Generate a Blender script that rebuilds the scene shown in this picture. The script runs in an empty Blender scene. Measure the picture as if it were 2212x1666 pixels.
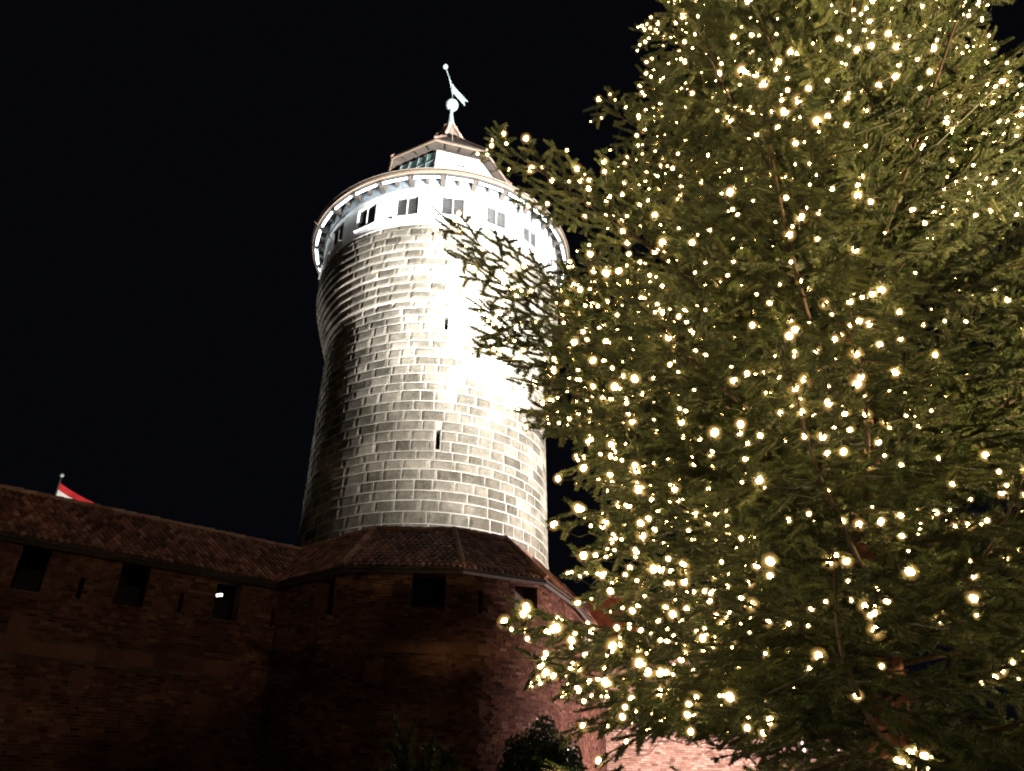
import bpy, math, random
import numpy as np
from mathutils import Vector, Matrix, Quaternion

# ---------------------------------------------------------------- camera, world, light, exposure
SC = bpy.context.scene
COL = SC.collection
PITCH = math.radians(30.6)
CAM_Z = 1.6
FPX = 750.0                                   # focal length in pixels of a 1024 wide frame
cam_data = bpy.data.cameras.new('camera')
cam_data.sensor_width = 36.0
cam_data.lens = FPX / 1024.0 * 36.0
cam_data.clip_start = 0.05
cam_data.clip_end = 2000.0
cam = bpy.data.objects.new('camera', cam_data)
cam.location = (0, 0, CAM_Z)
cam.rotation_euler = (math.pi / 2 + PITCH, 0, 0)
COL.objects.link(cam)
SC.camera = cam

world = bpy.data.worlds.new('World')
SC.world = world
world.use_nodes = True
bg = world.node_tree.nodes['Background']
bg.inputs[0].default_value = (0.55, 0.60, 0.95, 1)     # clear night sky, almost black
bg.inputs[1].default_value = 0.0032

SC.view_settings.view_transform = 'Standard'
SC.view_settings.look = 'None'
SC.view_settings.exposure = 0.0
SC.view_settings.gamma = 1.0
SC.view_settings.use_curve_mapping = False
SC.cycles.sample_clamp_indirect = 4.0
SC.cycles.max_bounces = 5
SC.cycles.diffuse_bounces = 2
SC.cycles.glossy_bounces = 2
SC.cycles.transmission_bounces = 3
SC.cycles.transparent_max_bounces = 16
SC.cycles.caustics_reflective = False
SC.cycles.caustics_refractive = False
SC.cycles.filter_width = 1.9
SC.cycles.use_adaptive_sampling = False
SC.cycles.light_sampling_threshold = 0.0

# key numbers of the night lamps, with fill lamps added for the fir and orange roof
LAMP = dict(
    flood_far=540000, flood_up=150000, flood_side=24000, flood_front=92000, flood_back=15000, flood_flag=7000, street=4800, street_pink=10500, roof_fill=9000,
    tube=13.0, bulb=62.0, flood_tree=14500, tree_fill2=1900)

random.seed(7)
RNG = np.random.default_rng(11)
CP, SP = math.cos(PITCH), math.sin(PITCH)
PS = 1024 / 2212.0                            # pixel measurements below were read off a 2212 px wide view


def ray(px, py):
    x = (px * PS - 512) / FPX
    y = -(py * PS - 385.5) / FPX
    return np.array([x, CP - SP * y, SP + CP * y])


def at_y(px, py, Y):
    d = ray(px, py)
    t = Y / d[1]
    return np.array([d[0] * t, Y, d[2] * t + CAM_Z])


def proj(p):
    d = np.asarray(p, float) - np.array([0, 0, CAM_Z])
    f = d[..., 1] * CP + d[..., 2] * SP
    u = -d[..., 1] * SP + d[..., 2] * CP
    f = np.where(f > 0.05, f, 0.05)
    return np.stack([(512 + FPX * d[..., 0] / f) / PS, (385.5 - FPX * u / f) / PS, f], -1)


# ---------------------------------------------------------------- mesh helpers
WLOC = {}                                     # world location of each unrotated parent


def new_mesh(name, V, F, mats, smooth=False, tone=None, fmat=None):
    me = bpy.data.meshes.new(name)
    V = np.asarray(V, dtype=np.float32)
    if isinstance(F, np.ndarray):
        n, k = F.shape
        me.vertices.add(len(V))
        me.vertices.foreach_set('co', V.ravel())
        me.loops.add(n * k)
        me.loops.foreach_set('vertex_index', F.astype(np.int32).ravel())
        me.polygons.add(n)
        me.polygons.foreach_set('loop_start', np.arange(0, n * k, k, dtype=np.int32))
        me.polygons.foreach_set('loop_total', np.full(n, k, dtype=np.int32))
        me.update(calc_edges=True)
    else:
        me.from_pydata([tuple(map(float, v)) for v in V], [], [tuple(map(int, f)) for f in F])
        me.update()
    for m in (mats if isinstance(mats, (list, tuple)) else [mats]):
        me.materials.append(m)
    if smooth:
        me.polygons.foreach_set('use_smooth', np.ones(len(me.polygons), dtype=bool))
    if fmat is not None:
        me.polygons.foreach_set('material_index', np.asarray(fmat, dtype=np.int32))
    if tone is not None:
        a = me.attributes.new('tone', 'FLOAT', 'POINT')
        a.data.foreach_set('value', np.broadcast_to(np.asarray(tone, dtype=np.float32), (len(V),)).copy())
    return me


def link(name, me, parent=None, label=None, cat=None, group=None, kind=None):
    o = bpy.data.objects.new(name, me)
    COL.objects.link(o)
    if parent is not None:
        o.parent = parent
    if label: o['label'] = label
    if cat: o['category'] = cat
    if group: o['group'] = group
    if kind: o['kind'] = kind
    return o


def obj(name, VF, mat, parent=None, smooth=False, tone=None, fmat=None, **kw):
    """one mesh object from world-space vertices, stored relative to its unrotated parent"""
    V, F = VF
    V = np.asarray(V, float)
    off = WLOC.get(parent.name, np.zeros(3)) if parent is not None else np.zeros(3)
    if parent is None:
        off = np.array([V[:, 0].mean(), V[:, 1].mean(), V[:, 2].min()])
    o = link(name, new_mesh(name, V - off, F, mat, smooth, tone, fmat), parent, **kw)
    if parent is None:
        o.location = off
    WLOC[o.name] = off
    return o


def thing(name, loc, label, cat, group=None):
    o = link(name, None, None, label, cat, group)
    o.location = tuple(map(float, loc))
    WLOC[o.name] = np.array(loc, float)
    o.empty_display_size = 0.3
    return o


def merge(parts):
    Vs, Fs, n = [], [], 0
    for V, F in parts:
        V = np.asarray(V, float)
        Vs.append(V)
        Fs += [tuple(i + n for i in f) for f in F]
        n += len(V)
    return np.concatenate(Vs), Fs


def box(c, size, rz=0.0, axes=None):
    c = np.asarray(c, float)
    h = np.asarray(size, float) / 2
    V = np.array([[x, y, z] for x in (-1, 1) for y in (-1, 1) for z in (-1, 1)], float) * h
    if axes is not None:
        V = V @ np.asarray(axes, float)
    elif rz:
        co, si = math.cos(rz), math.sin(rz)
        V = V @ np.array([[co, si, 0], [-si, co, 0], [0, 0, 1]])
    F = [(0, 1, 3, 2), (4, 6, 7, 5), (0, 4, 5, 1), (2, 3, 7, 6), (0, 2, 6, 4), (1, 5, 7, 3)]
    return V + c, F


def tube(pts, rad, n=8, cap=True):
    pts = np.asarray(pts, float)
    m = len(pts)
    rad = np.broadcast_to(np.asarray(rad, float), (m,))
    tan = np.gradient(pts, axis=0)
    tan /= np.linalg.norm(tan, axis=1)[:, None] + 1e-12
    ref = np.array([0, 0, 1.0]) if abs(tan[0][2]) < 0.9 else np.array([1.0, 0, 0])
    V = []
    for i in range(m):
        a = np.cross(tan[i], ref); a /= np.linalg.norm(a) + 1e-12
        b = np.cross(a, tan[i])
        for k in range(n):
            t = 2 * math.pi * k / n
            V.append(pts[i] + rad[i] * (a * math.cos(t) + b * math.sin(t)))
    F = []
    for i in range(m - 1):
        for k in range(n):
            k2 = (k + 1) % n
            F.append((i * n + k, i * n + k2, (i + 1) * n + k2, (i + 1) * n + k))
    if cap:
        F.append(tuple(range(n)))
        F.append(tuple(range((m - 1) * n, m * n))[::-1])
    return np.array(V), F


def lathe(profile, c, n=48, a0=0.0):
    V, F = [], []
    for r, z in profile:
        for k in range(n):
            t = a0 + 2 * math.pi * k / n
            V.append((c[0] + r * math.sin(t), c[1] - r * math.cos(t), z))
    m = len(profile)
    for i in range(m - 1):
        for k in range(n):
            k2 = (k + 1) % n
            F.append((i * n + k, i * n + k2, (i + 1) * n + k2, (i + 1) * n + k))
    return np.array(V, float), F


def ball(c, r, nu=16, nv=10, sz=1.0):
    return lathe([(r * math.sin(math.pi * (i + .02) / (nv + .04)), c[2] - r * sz * math.cos(math.pi * (i + .02) / (nv + .04)))
                  for i in range(nv + 1)], c, nu)


# ---------------------------------------------------------------- materials
def mat_base(name):
    m = bpy.data.materials.new(name)
    m.use_nodes = True
    nt = m.node_tree
    b = nt.nodes['Principled BSDF']
    return m, nt, b


def nd(nt, t, **kw):
    n = nt.nodes.new(t)
    for k, v in kw.items():
        setattr(n, k, v)
    return n


def ramp(nt, fac, stops):
    r = nd(nt, 'ShaderNodeValToRGB')
    el = r.color_ramp.elements
    while len(el) < len(stops):
        el.new(0.5)
    for e, (p, c) in zip(el, stops):
        e.position = p
        e.color = (*c, 1)
    nt.links.new(fac, r.inputs[0])
    return r.outputs[0]


def masonry(name, cols, rough=0.9, noise=6.0, amount=0.6, bump=0.25, bump_scale=30.0, stain=None, stain_scale=0.5):
    """piece colour from its own tone, broken up by noise; optional dark weathering in large patches"""
    m, nt, b = mat_base(name)
    tc = nd(nt, 'ShaderNodeNewGeometry')
    at = nd(nt, 'ShaderNodeAttribute', attribute_name='tone')
    n1 = nd(nt, 'ShaderNodeTexNoise')
    n1.inputs['Scale'].default_value = noise
    n1.inputs['Detail'].default_value = 6
    n1.inputs['Roughness'].default_value = 0.65
    nt.links.new(tc.outputs['Position'], n1.inputs['Vector'])
    mm = nd(nt, 'ShaderNodeMath', operation='MULTIPLY_ADD')
    nt.links.new(n1.outputs[0], mm.inputs[0])
    mm.inputs[1].default_value = amount
    ad = nd(nt, 'ShaderNodeMath', operation='SUBTRACT')
    nt.links.new(at.outputs['Fac'], ad.inputs[0])
    ad.inputs[1].default_value = amount / 2
    nt.links.new(ad.outputs[0], mm.inputs[2])
    col = ramp(nt, mm.outputs[0], [(i / (len(cols) - 1), c) for i, c in enumerate(cols)])
    if stain:
        n2 = nd(nt, 'ShaderNodeTexNoise')
        n2.inputs['Scale'].default_value = stain_scale
        n2.inputs['Detail'].default_value = 5
        n2.inputs['Roughness'].default_value = 0.7
        nt.links.new(tc.outputs['Position'], n2.inputs['Vector'])
        f = ramp(nt, n2.outputs[0], [(0.42, (0, 0, 0)), (0.62, (1, 1, 1))])
        mx = nd(nt, 'ShaderNodeMix', data_type='RGBA')
        nt.links.new(f, mx.inputs[0])
        nt.links.new(col, mx.inputs[6])
        mul = nd(nt, 'ShaderNodeMix', data_type='RGBA', blend_type='MULTIPLY')
        mul.inputs[0].default_value = 1
        nt.links.new(col, mul.inputs[6])
        mul.inputs[7].default_value = (*stain, 1)
        nt.links.new(mul.outputs[2], mx.inputs[7])
        col = mx.outputs[2]
    nt.links.new(col, b.inputs['Base Color'])
    b.inputs['Roughness'].default_value = rough
    b.inputs['Specular IOR Level'].default_value = 0.08
    if bump:
        n3 = nd(nt, 'ShaderNodeTexNoise')
        n3.inputs['Scale'].default_value = bump_scale
        n3.inputs['Detail'].default_value = 5
        nt.links.new(tc.outputs['Position'], n3.inputs['Vector'])
        bp = nd(nt, 'ShaderNodeBump')
        bp.inputs['Strength'].default_value = bump
        bp.inputs['Distance'].default_value = 0.05
        nt.links.new(n3.outputs[0], bp.inputs['Height'])
        nt.links.new(bp.outputs[0], b.inputs['Normal'])
    return m


def plain(name, col, rough=0.7, metal=0.0, var=0.15, scale=8.0, bump=0.0):
    m, nt, b = mat_base(name)
    tc = nd(nt, 'ShaderNodeNewGeometry')
    n1 = nd(nt, 'ShaderNodeTexNoise')
    n1.inputs['Scale'].default_value = scale
    n1.inputs['Detail'].default_value = 5
    nt.links.new(tc.outputs['Position'], n1.inputs['Vector'])
    c0 = tuple(max(0, c * (1 - var)) for c in col)
    c1 = tuple(min(1, c * (1 + var)) for c in col)
    nt.links.new(ramp(nt, n1.outputs[0], [(0.3, c0), (0.7, c1)]), b.inputs['Base Color'])
    b.inputs['Roughness'].default_value = rough
    b.inputs['Metallic'].default_value = metal
    if bump:
        bp = nd(nt, 'ShaderNodeBump')
        bp.inputs['Strength'].default_value = bump
        bp.inputs['Distance'].default_value = 0.03
        nt.links.new(n1.outputs[0], bp.inputs['Height'])
        nt.links.new(bp.outputs[0], b.inputs['Normal'])
    return m


def emit(name, col, strength):
    m, nt, b = mat_base(name)
    b.inputs['Base Color'].default_value = (*col, 1)
    b.inputs['Emission Color'].default_value = (*col, 1)
    b.inputs['Emission Strength'].default_value = strength
    return m


M = {}
M['stone'] = masonry('sandstone_block', [(.080, .072, .058), (.170, .155, .127), (.265, .243, .202), (.38, .352, .298)], noise=9, amount=1.0,
                     rough=1.0, bump=.25, bump_scale=30, stain=(.45, .45, .44), stain_scale=.42)
M['mortar'] = masonry('lime_mortar', [(.42, .41, .38), (.56, .54, .50), (.64, .62, .58)], noise=3, amount=.8, bump=.3, bump_scale=25,
                      stain=(.62, .61, .6), stain_scale=.5)
M['brick'] = masonry('red_brick', [(.042, .019, .014), (.095, .044, .031), (.145, .070, .049), (.20, .122, .088)], noise=9, amount=.55,
                     bump=.3, bump_scale=40, stain=(.5, .48, .5), stain_scale=.7)
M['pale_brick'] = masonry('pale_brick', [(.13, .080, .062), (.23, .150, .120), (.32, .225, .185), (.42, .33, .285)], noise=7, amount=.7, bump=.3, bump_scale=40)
M['brick_mortar'] = masonry('brick_mortar', [(.08, .056, .042), (.15, .11, .085), (.21, .165, .13)], noise=4, amount=.8, bump=.3,
                            stain=(.45, .42, .42), stain_scale=.8)
M['ashlar'] = masonry('red_sandstone', [(.07, .034, .025), (.125, .066, .046), (.20, .12, .088)], noise=7, amount=.6, bump=.35)
M['tile'] = masonry('clay_tile', [(.080, .036, .025), (.18, .078, .052), (.28, .130, .088), (.35, .21, .155)], noise=6, amount=.55, rough=.75,
                    bump=.2, bump_scale=50, stain=(.5, .5, .5), stain_scale=.9)
M['tile_bright'] = masonry('orange_clay_tile', [(.20, .060, .035), (.32, .10, .055), (.42, .16, .09)], noise=6, amount=.5, rough=.75)
M['old_tile'] = masonry('weathered_tile', [(.08, .065, .055), (.15, .125, .105), (.24, .205, .175)], noise=6, amount=.7, rough=.85)
M['ridge'] = masonry('ridge_tile', [(.17, .09, .065), (.30, .18, .14), (.42, .32, .27)], noise=8, amount=.7, rough=.8)
M['spire_tile'] = masonry('pale_spire_tile', [(.40, .25, .18), (.58, .42, .33), (.68, .54, .44)], noise=8, amount=.6, rough=.7)
M['white'] = plain('white_render', (.80, .80, .79), .8, var=.05, scale=3)
M['greywood_shade'] = plain('grey_board_and_shade', (.17, .19, .21), .65, var=.2, scale=6)
M['darkwood'] = plain('dark_timber', (.035, .028, .022), .8, var=.35, scale=10, bump=.2)
M['wood'] = plain('weathered_timber', (.20, .14, .095), .75, var=.3, scale=12, bump=.2)
M['louvre'] = plain('grey_louvre', (.10, .103, .106), .55, var=.12, scale=5)
M['frame'] = plain('white_window_frame', (.72, .72, .71), .5, var=.05)
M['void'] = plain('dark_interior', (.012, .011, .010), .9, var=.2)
M['zinc'] = plain('pale_metal', (.54, .70, .68), .45, metal=0.0, var=.08)
M['iron'] = plain('dark_iron', (.05, .05, .05), .5, metal=.6, var=.2)
M['plaster'] = plain('cream_plaster', (.62, .57, .50), .85, var=.12, scale=4, bump=.1)
M['teal'] = plain('teal_reflection_pane', (.20, .46, .44), .45, metal=.2, var=.35, scale=2.5)  # teal reflected by the lantern glass, put into the pane colour
M['red_cloth'] = plain('red_flag_cloth', (.55, .02, .025), .8, var=.15, scale=3)
M['white_cloth'] = plain('white_flag_cloth', (.75, .73, .70), .8, var=.08, scale=3)
M['paving'] = masonry('cobble_paving', [(.05, .048, .045), (.10, .095, .09), (.15, .14, .13)], noise=5, amount=.9, bump=.4, bump_scale=9)
M['limb'] = plain('fir_limb_bark', (.055, .038, .026), .9, var=.4, scale=25, bump=.4)
M['bark'] = plain('fir_bark', (.115, .048, .030), .9, var=.5, scale=18, bump=.5)
M['twig'] = plain('fir_twig', (.040, .042, .022), .9, var=.3, scale=20)
M['cable'] = plain('dark_green_cable', (.015, .02, .014), .5, var=.1)
M['tube'] = emit('lit_tube', (.86, .96, 1.0), LAMP['tube'])
M['bulb'] = emit('warm_white_bulb', (1.0, .66, .29), LAMP['bulb'])
M['lamp_glass'] = emit('lit_lantern_glass', (1.0, .93, .80), 4.0)


def glow_shell(name, col, fac, strength):
    """shell added round a bulb to draw its halo: mostly clear, glows faintly"""
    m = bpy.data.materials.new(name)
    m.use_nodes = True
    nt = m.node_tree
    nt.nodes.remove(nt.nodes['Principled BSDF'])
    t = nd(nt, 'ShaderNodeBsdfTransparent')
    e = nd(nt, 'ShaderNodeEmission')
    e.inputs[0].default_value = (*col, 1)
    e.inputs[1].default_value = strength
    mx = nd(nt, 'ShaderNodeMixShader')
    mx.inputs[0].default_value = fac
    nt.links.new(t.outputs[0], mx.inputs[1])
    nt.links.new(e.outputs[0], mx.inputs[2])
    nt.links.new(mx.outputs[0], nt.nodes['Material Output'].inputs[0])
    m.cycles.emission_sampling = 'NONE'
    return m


M['glow_shell'] = glow_shell('bulb_halo', (1.0, .64, .22), .08, 4.0)  # halo of each bulb, drawn as added glowing shells
M['glow_shell_rim'] = glow_shell('bulb_halo_rim', (1.0, .58, .17), .05, 2.8)
M['glow_shell_edge'] = glow_shell('bulb_halo_edge', (1.0, .54, .15), .025, 2.2)
M['render_house'] = plain('house_render', (.45, .40, .33), .9, var=.1, scale=3)


def glass_mat():
    m, nt, b = mat_base('window_glass')
    b.inputs['Base Color'].default_value = (.10, .17, .17, 1)
    b.inputs['Roughness'].default_value = .08
    b.inputs['Specular IOR Level'].default_value = .8
    return m


M['glass'] = glass_mat()


def needle_mat():
    m, nt, b = mat_base('fir_needles')
    at = nd(nt, 'ShaderNodeAttribute', attribute_name='tone')
    oi = nd(nt, 'ShaderNodeObjectInfo')
    ad = nd(nt, 'ShaderNodeMath', operation='MULTIPLY_ADD')
    nt.links.new(oi.outputs['Random'], ad.inputs[0])
    ad.inputs[1].default_value = .3
    nt.links.new(at.outputs['Fac'], ad.inputs[2])
    col = ramp(nt, ad.outputs[0], [(0.0, (.014, .028, .012)), (.40, (.052, .082, .028)), (1.0, (.170, .195, .070)), ])
    nt.links.new(col, b.inputs['Base Color'])
    b.inputs['Roughness'].default_value = .42
    b.inputs['Specular IOR Level'].default_value = .4
    tr = nd(nt, 'ShaderNodeBsdfTranslucent')
    nt.links.new(col, tr.inputs[0])
    mx = nd(nt, 'ShaderNodeMixShader')
    mx.inputs[0].default_value = .15
    nt.links.new(b.outputs[0], mx.inputs[1])
    nt.links.new(tr.outputs[0], mx.inputs[2])
    nt.links.new(mx.outputs[0], nt.nodes['Material Output'].inputs[0])
    return m


M['needle'] = needle_mat()


# ---------------------------------------------------------------- pieces (bricks, blocks, tiles)
def score(c, area, n=None):
    p = proj(c)
    if p[0] < -20 or p[0] > 2232 or p[1] < -20 or p[1] > 1686:
        return 0.0
    d = np.asarray(c) - np.array([0, 0, CAM_Z])
    r = np.linalg.norm(d)
    f = 1.0
    if n is not None:
        f = -float(np.dot(n, d) / r)
        if f <= 0:
            return 0.0
    return area * f / r ** 2


def emit_pieces(name, pieces, mat, parent, stuff_name, limit=300):
    """pieces: (V, F, tone, score); the ones that show largest become parts, the rest one joined part"""
    order = sorted(range(len(pieces)), key=lambda i: -pieces[i][3])
    top = [i for i in order[:limit] if pieces[i][3] > 0]
    ts = set(top)
    off = WLOC[parent.name]
    for i in sorted(top):
        V, F, t, _ = pieces[i]
        link(name, new_mesh(name, np.asarray(V) - off, F, mat, tone=t), parent)
    rest = [i for i in range(len(pieces)) if i not in ts]
    if rest:
        V, F = merge([(pieces[i][0], pieces[i][1]) for i in rest])
        tone = np.concatenate([np.full(len(pieces[i][0]), pieces[i][2]) for i in rest])
        o = link(stuff_name, new_mesh(stuff_name, V - off, F, mat, tone=tone), parent, kind='stuff')
        WLOC[o.name] = off


class Path:
    def __init__(self, pts):
        self.p = np.asarray(pts, float)
        seg = np.diff(self.p, axis=0)
        ln = np.linalg.norm(seg, axis=1)
        self.s = np.concatenate([[0], np.cumsum(ln)])
        self.L = self.s[-1]
        t = seg / ln[:, None]
        nm = np.stack([-t[:, 1], t[:, 0]], -1)
        vn = np.zeros_like(self.p)
        for i in range(len(self.p)):
            a = nm[max(i - 1, 0)]
            b = nm[min(i, len(nm) - 1)]
            m = a + b
            m /= np.linalg.norm(m)
            vn[i] = m / max(.5, float(np.dot(m, b)))
        self.n = vn

    def at(self, s, d=0.0):
        s = np.asarray(s, float)
        q = np.stack([np.interp(s, self.s, self.p[:, k]) for k in (0, 1)], -1)
        n = np.stack([np.interp(s, self.s, self.n[:, k]) for k in (0, 1)], -1)
        return q + n * np.asarray(d, float)[..., None]

    def normal(self, s):
        a, b = self.at(s - .02), self.at(s + .02)
        t = (b - a) / np.linalg.norm(b - a)
        return np.array([-t[1], t[0]])

    def xyz(self, s, z, d=0.0):
        q = self.at(s, d)
        return np.concatenate([q, np.broadcast_to(np.asarray(z, float), q.shape[:-1])[..., None]], -1)

    def s_at(self, px, z):
        """distance along the path at which the height z shows at pixel column px"""
        ss = np.linspace(0, self.L, 1500)
        x = proj(self.xyz(ss, z))[:, 0]
        return float(ss[np.abs(x - px).argmin()])


def offset_line(pts, d):
    P = Path(pts)
    return P.p + P.n * d


def chaikin(pts, k=2, lo=0, hi=None):
    pts = [np.asarray(p, float) for p in pts]
    for _ in range(k):
        out = [pts[0]]
        for a, b in zip(pts[:-1], pts[1:]):
            out += [a * .75 + b * .25, a * .25 + b * .75]
        out.append(pts[-1])
        pts = out
    return np.array(pts)


def masked_wall(fn, S, Z, holes, d0, d1, fmat=None):
    """a wall of thickness d1-d0 with real openings; fn(s, z, d) gives the point"""
    S = sorted(set(round(float(s), 4) for s in S) | set(round(float(h[i]), 4) for h in holes for i in (0, 1)))
    Z = sorted(set(round(float(z), 4) for z in Z) | set(round(float(h[i]), 4) for h in holes for i in (2, 3)))
    ns, nz = len(S), len(Z)
    sc = (np.array(S)[1:] + np.array(S)[:-1]) / 2
    zc = (np.array(Z)[1:] + np.array(Z)[:-1]) / 2
    solid = np.ones((ns - 1, nz - 1), bool)
    for a, b, lo, hi in holes:
        solid[np.ix_((sc > a) & (sc < b), (zc > lo) & (zc < hi))] = False
    SS, ZZ = np.meshgrid(S, Z, indexing='ij')
    V = np.concatenate([fn(SS.ravel(), ZZ.ravel(), np.full(SS.size, d0)), fn(SS.ravel(), ZZ.ravel(), np.full(SS.size, d1))])
    N = SS.size
    I = lambda i, j, k: k * N + i * nz + j
    F = []
    sol = lambda i, j: 0 <= i < ns - 1 and 0 <= j < nz - 1 and solid[i, j]
    for i in range(ns - 1):
        for j in range(nz - 1):
            if not solid[i, j]:
                continue
            F.append((I(i, j, 0), I(i + 1, j, 0), I(i + 1, j + 1, 0), I(i, j + 1, 0)))
            F.append((I(i, j, 1), I(i, j + 1, 1), I(i + 1, j + 1, 1), I(i + 1, j, 1)))
            if not sol(i - 1, j): F.append((I(i, j, 0), I(i, j + 1, 0), I(i, j + 1, 1), I(i, j, 1)))
            if not sol(i + 1, j): F.append((I(i + 1, j, 0), I(i + 1, j, 1), I(i + 1, j + 1, 1), I(i + 1, j + 1, 0)))
            if not sol(i, j - 1): F.append((I(i, j, 0), I(i, j, 1), I(i + 1, j, 1), I(i + 1, j, 0)))
            if not sol(i, j + 1): F.append((I(i, j + 1, 0), I(i + 1, j + 1, 0), I(i + 1, j + 1, 1), I(i, j + 1, 1)))
    if fmat is not None:
        fmat += [0 if len({i < N for i in f}) == 1 else 1 for f in F]
    return V, F


def cut(intervals, a, b):
    out = []
    for x, y in intervals:
        if b <= x or a >= y:
            out.append((x, y))
            continue
        if a > x: out.append((x, a))
        if b < y: out.append((b, y))
    return out


# ---------------------------------------------------------------- ground
ground = obj('ground', (np.array([[-400, -400, 0], [400, -400, 0], [400, 400, 0], [-400, 400, 0.]]), [(0, 1, 2, 3)]), M['paving'],
             tone=.5, kind='structure')

# ---------------------------------------------------------------- the round tower
AX = np.array([-4.31, 36.0])
R0 = 6.06
tower = thing('round_tower', (AX[0], AX[1], 0), 'tall round sandstone tower, floodlit white, with glowing tube lights under its roof', 'tower')


def cyl(th, z, r):
    th = np.asarray(th, float)
    r = np.asarray(r, float)
    return np.stack([AX[0] + r * np.sin(th), AX[1] - r * np.cos(th), np.broadcast_to(z, th.shape)], -1)


def tower_r(z):
    return float(np.interp(z, [0, 23.8, 24.6, 25.6, 26.6, 27.5, 28.4], [R0, R0, R0 + .18, R0 + .48, R0 + .76, R0 + .93, R0 + .97]))


rows = []
z = 9.0
while z < 28.35:
    h = float(RNG.uniform(.40, .56)) if z < 24 else .43
    rows.append((z, min(z + h, 28.4)))
    z += h
rows[-1] = (rows[-1][0], 28.4)
# slit windows: angle (from the line to the camera's side), half width, z range
slits = []
for px, y0, y1, wpx in ((964, 683, 713, 5), (946, 928, 971, 6)):
    pt = at_y(px, (y0 + y1) / 2, AX[1] - R0)
    th = math.asin((pt[0] - AX[0]) / R0)
    Yf = AX[1] - R0 * math.cos(th)
    slits.append((th, .10, at_y(px, y1, Yf)[2], at_y(px, y0, Yf)[2]))
# mortar core, with the slits cut through it
S = np.linspace(-math.pi, math.pi, 97)
Z = [0, 4, 9] + [r[0] for r in rows[1:]] + [28.4]
core_r = {}


def core_fn(s, zz, d):
    r = np.array([tower_r(v) for v in zz]) - .008 - d
    return cyl(s, zz, r)


holes = [(t - w / R0, t + w / R0, a, b) for t, w, a, b in slits]
obj('mortar_core', masked_wall(core_fn, S, Z, holes, 0.0, 0.9), M['mortar'], tower, tone=.5)
obj('slit_backing', lathe([(R0 - .95, 9), (R0 - .95, 28)], AX, 48), M['void'], tower)

blocks = []
NU, NV = 4, 4
for k, (z0, z1) in enumerate(rows):
    flare = z0 > 23.9
    r = tower_r((z0 + z1) / 2) if not flare else tower_r(z1 - .05)
    th = -math.pi + RNG.uniform(0, .1)
    end = th + 2 * math.pi
    while th < end - .02:
        w = RNG.uniform(.60, 1.20) / r
        if end - (th + w) < .06:
            w = end - th
        iv = [(th, th + w)]
        for t, hw, a, b in slits:
            if z1 > a + .03 and z0 < b - .03:
                iv = cut(iv, t - hw / R0 - .004, t + hw / R0 + .004)
        tone = float(np.clip(RNG.normal(.42, .17), .02, .98))
        for a, b in iv:
            if (b - a) * r < .08:
                continue
            g = (.024 if not flare else .012) / r
            gz = .022 if not flare else .006
            u = np.linspace(0, 1, NU)
            v = np.linspace(0, 1, NV)
            UU, VV = np.meshgrid(u, v, indexing='ij')
            ed = np.minimum(np.minimum(UU, 1 - UU), np.minimum(VV, 1 - VV)) > .01
            prof = np.where(ed, .026 + RNG.uniform(-.007, .009, UU.shape), .002 + RNG.uniform(-.004, .004, UU.shape))
            # the pillow is blunt: inner vertices sit close to the edge
            us = np.array([0, .13, .87, 1]); vs = np.array([0, .2, .8, 1])
            TH = a + g + (b - a - 2 * g) * us[:, None] + 0 * VV
            ZZ = z0 + gz + (z1 - z0 - 2 * gz) * vs[None, :] + 0 * UU
            jit = RNG.uniform(-.012, .012, TH.shape)
            TH = TH + np.where(ed, jit / r * 2, jit / r * .6)
            ZZ = ZZ + np.where(ed, RNG.uniform(-.015, .015, TH.shape), RNG.uniform(-.006, .006, TH.shape))
            front = cyl(TH.ravel(), ZZ.ravel(), (r + prof).ravel())
            rim = [(i, 0) for i in range(NU)] + [(NU - 1, j) for j in range(1, NV)] + [(i, NV - 1) for i in range(NU - 2, -1, -1)] + [(0, j) for j in range(NV - 2, 0, -1)]
            bd = .07 if not flare else .22
            back = cyl(np.array([TH[i, j] for i, j in rim]), np.array([ZZ[i, j] for i, j in rim]), np.full(len(rim), r - bd))
            V = np.concatenate([front, back])
            F = [(i * NV + j, (i + 1) * NV + j, (i + 1) * NV + j + 1, i * NV + j + 1) for i in range(NU - 1) for j in range(NV - 1)]
            nb = NU * NV
            for q in range(len(rim)):
                q2 = (q + 1) % len(rim)
                i, j = rim[q]; i2, j2 = rim[q2]
                F.append((i2 * NV + j2, i * NV + j, nb + q, nb + q2))
            mid = (a + b) / 2
            c = cyl(np.array([mid]), (z0 + z1) / 2, np.array([r]))[0]
            pr = proj(c)
            sc = score(c, (b - a) * r * (z1 - z0), np.array([math.sin(mid), -math.cos(mid), 0]))
            if pr[0] > 1150 or z0 < 12.6:
                sc *= .01
            blocks.append((V, F, tone, sc))
        th += w
emit_pieces('stone_block', blocks, M['stone'], tower, 'stone_courses')

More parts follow.
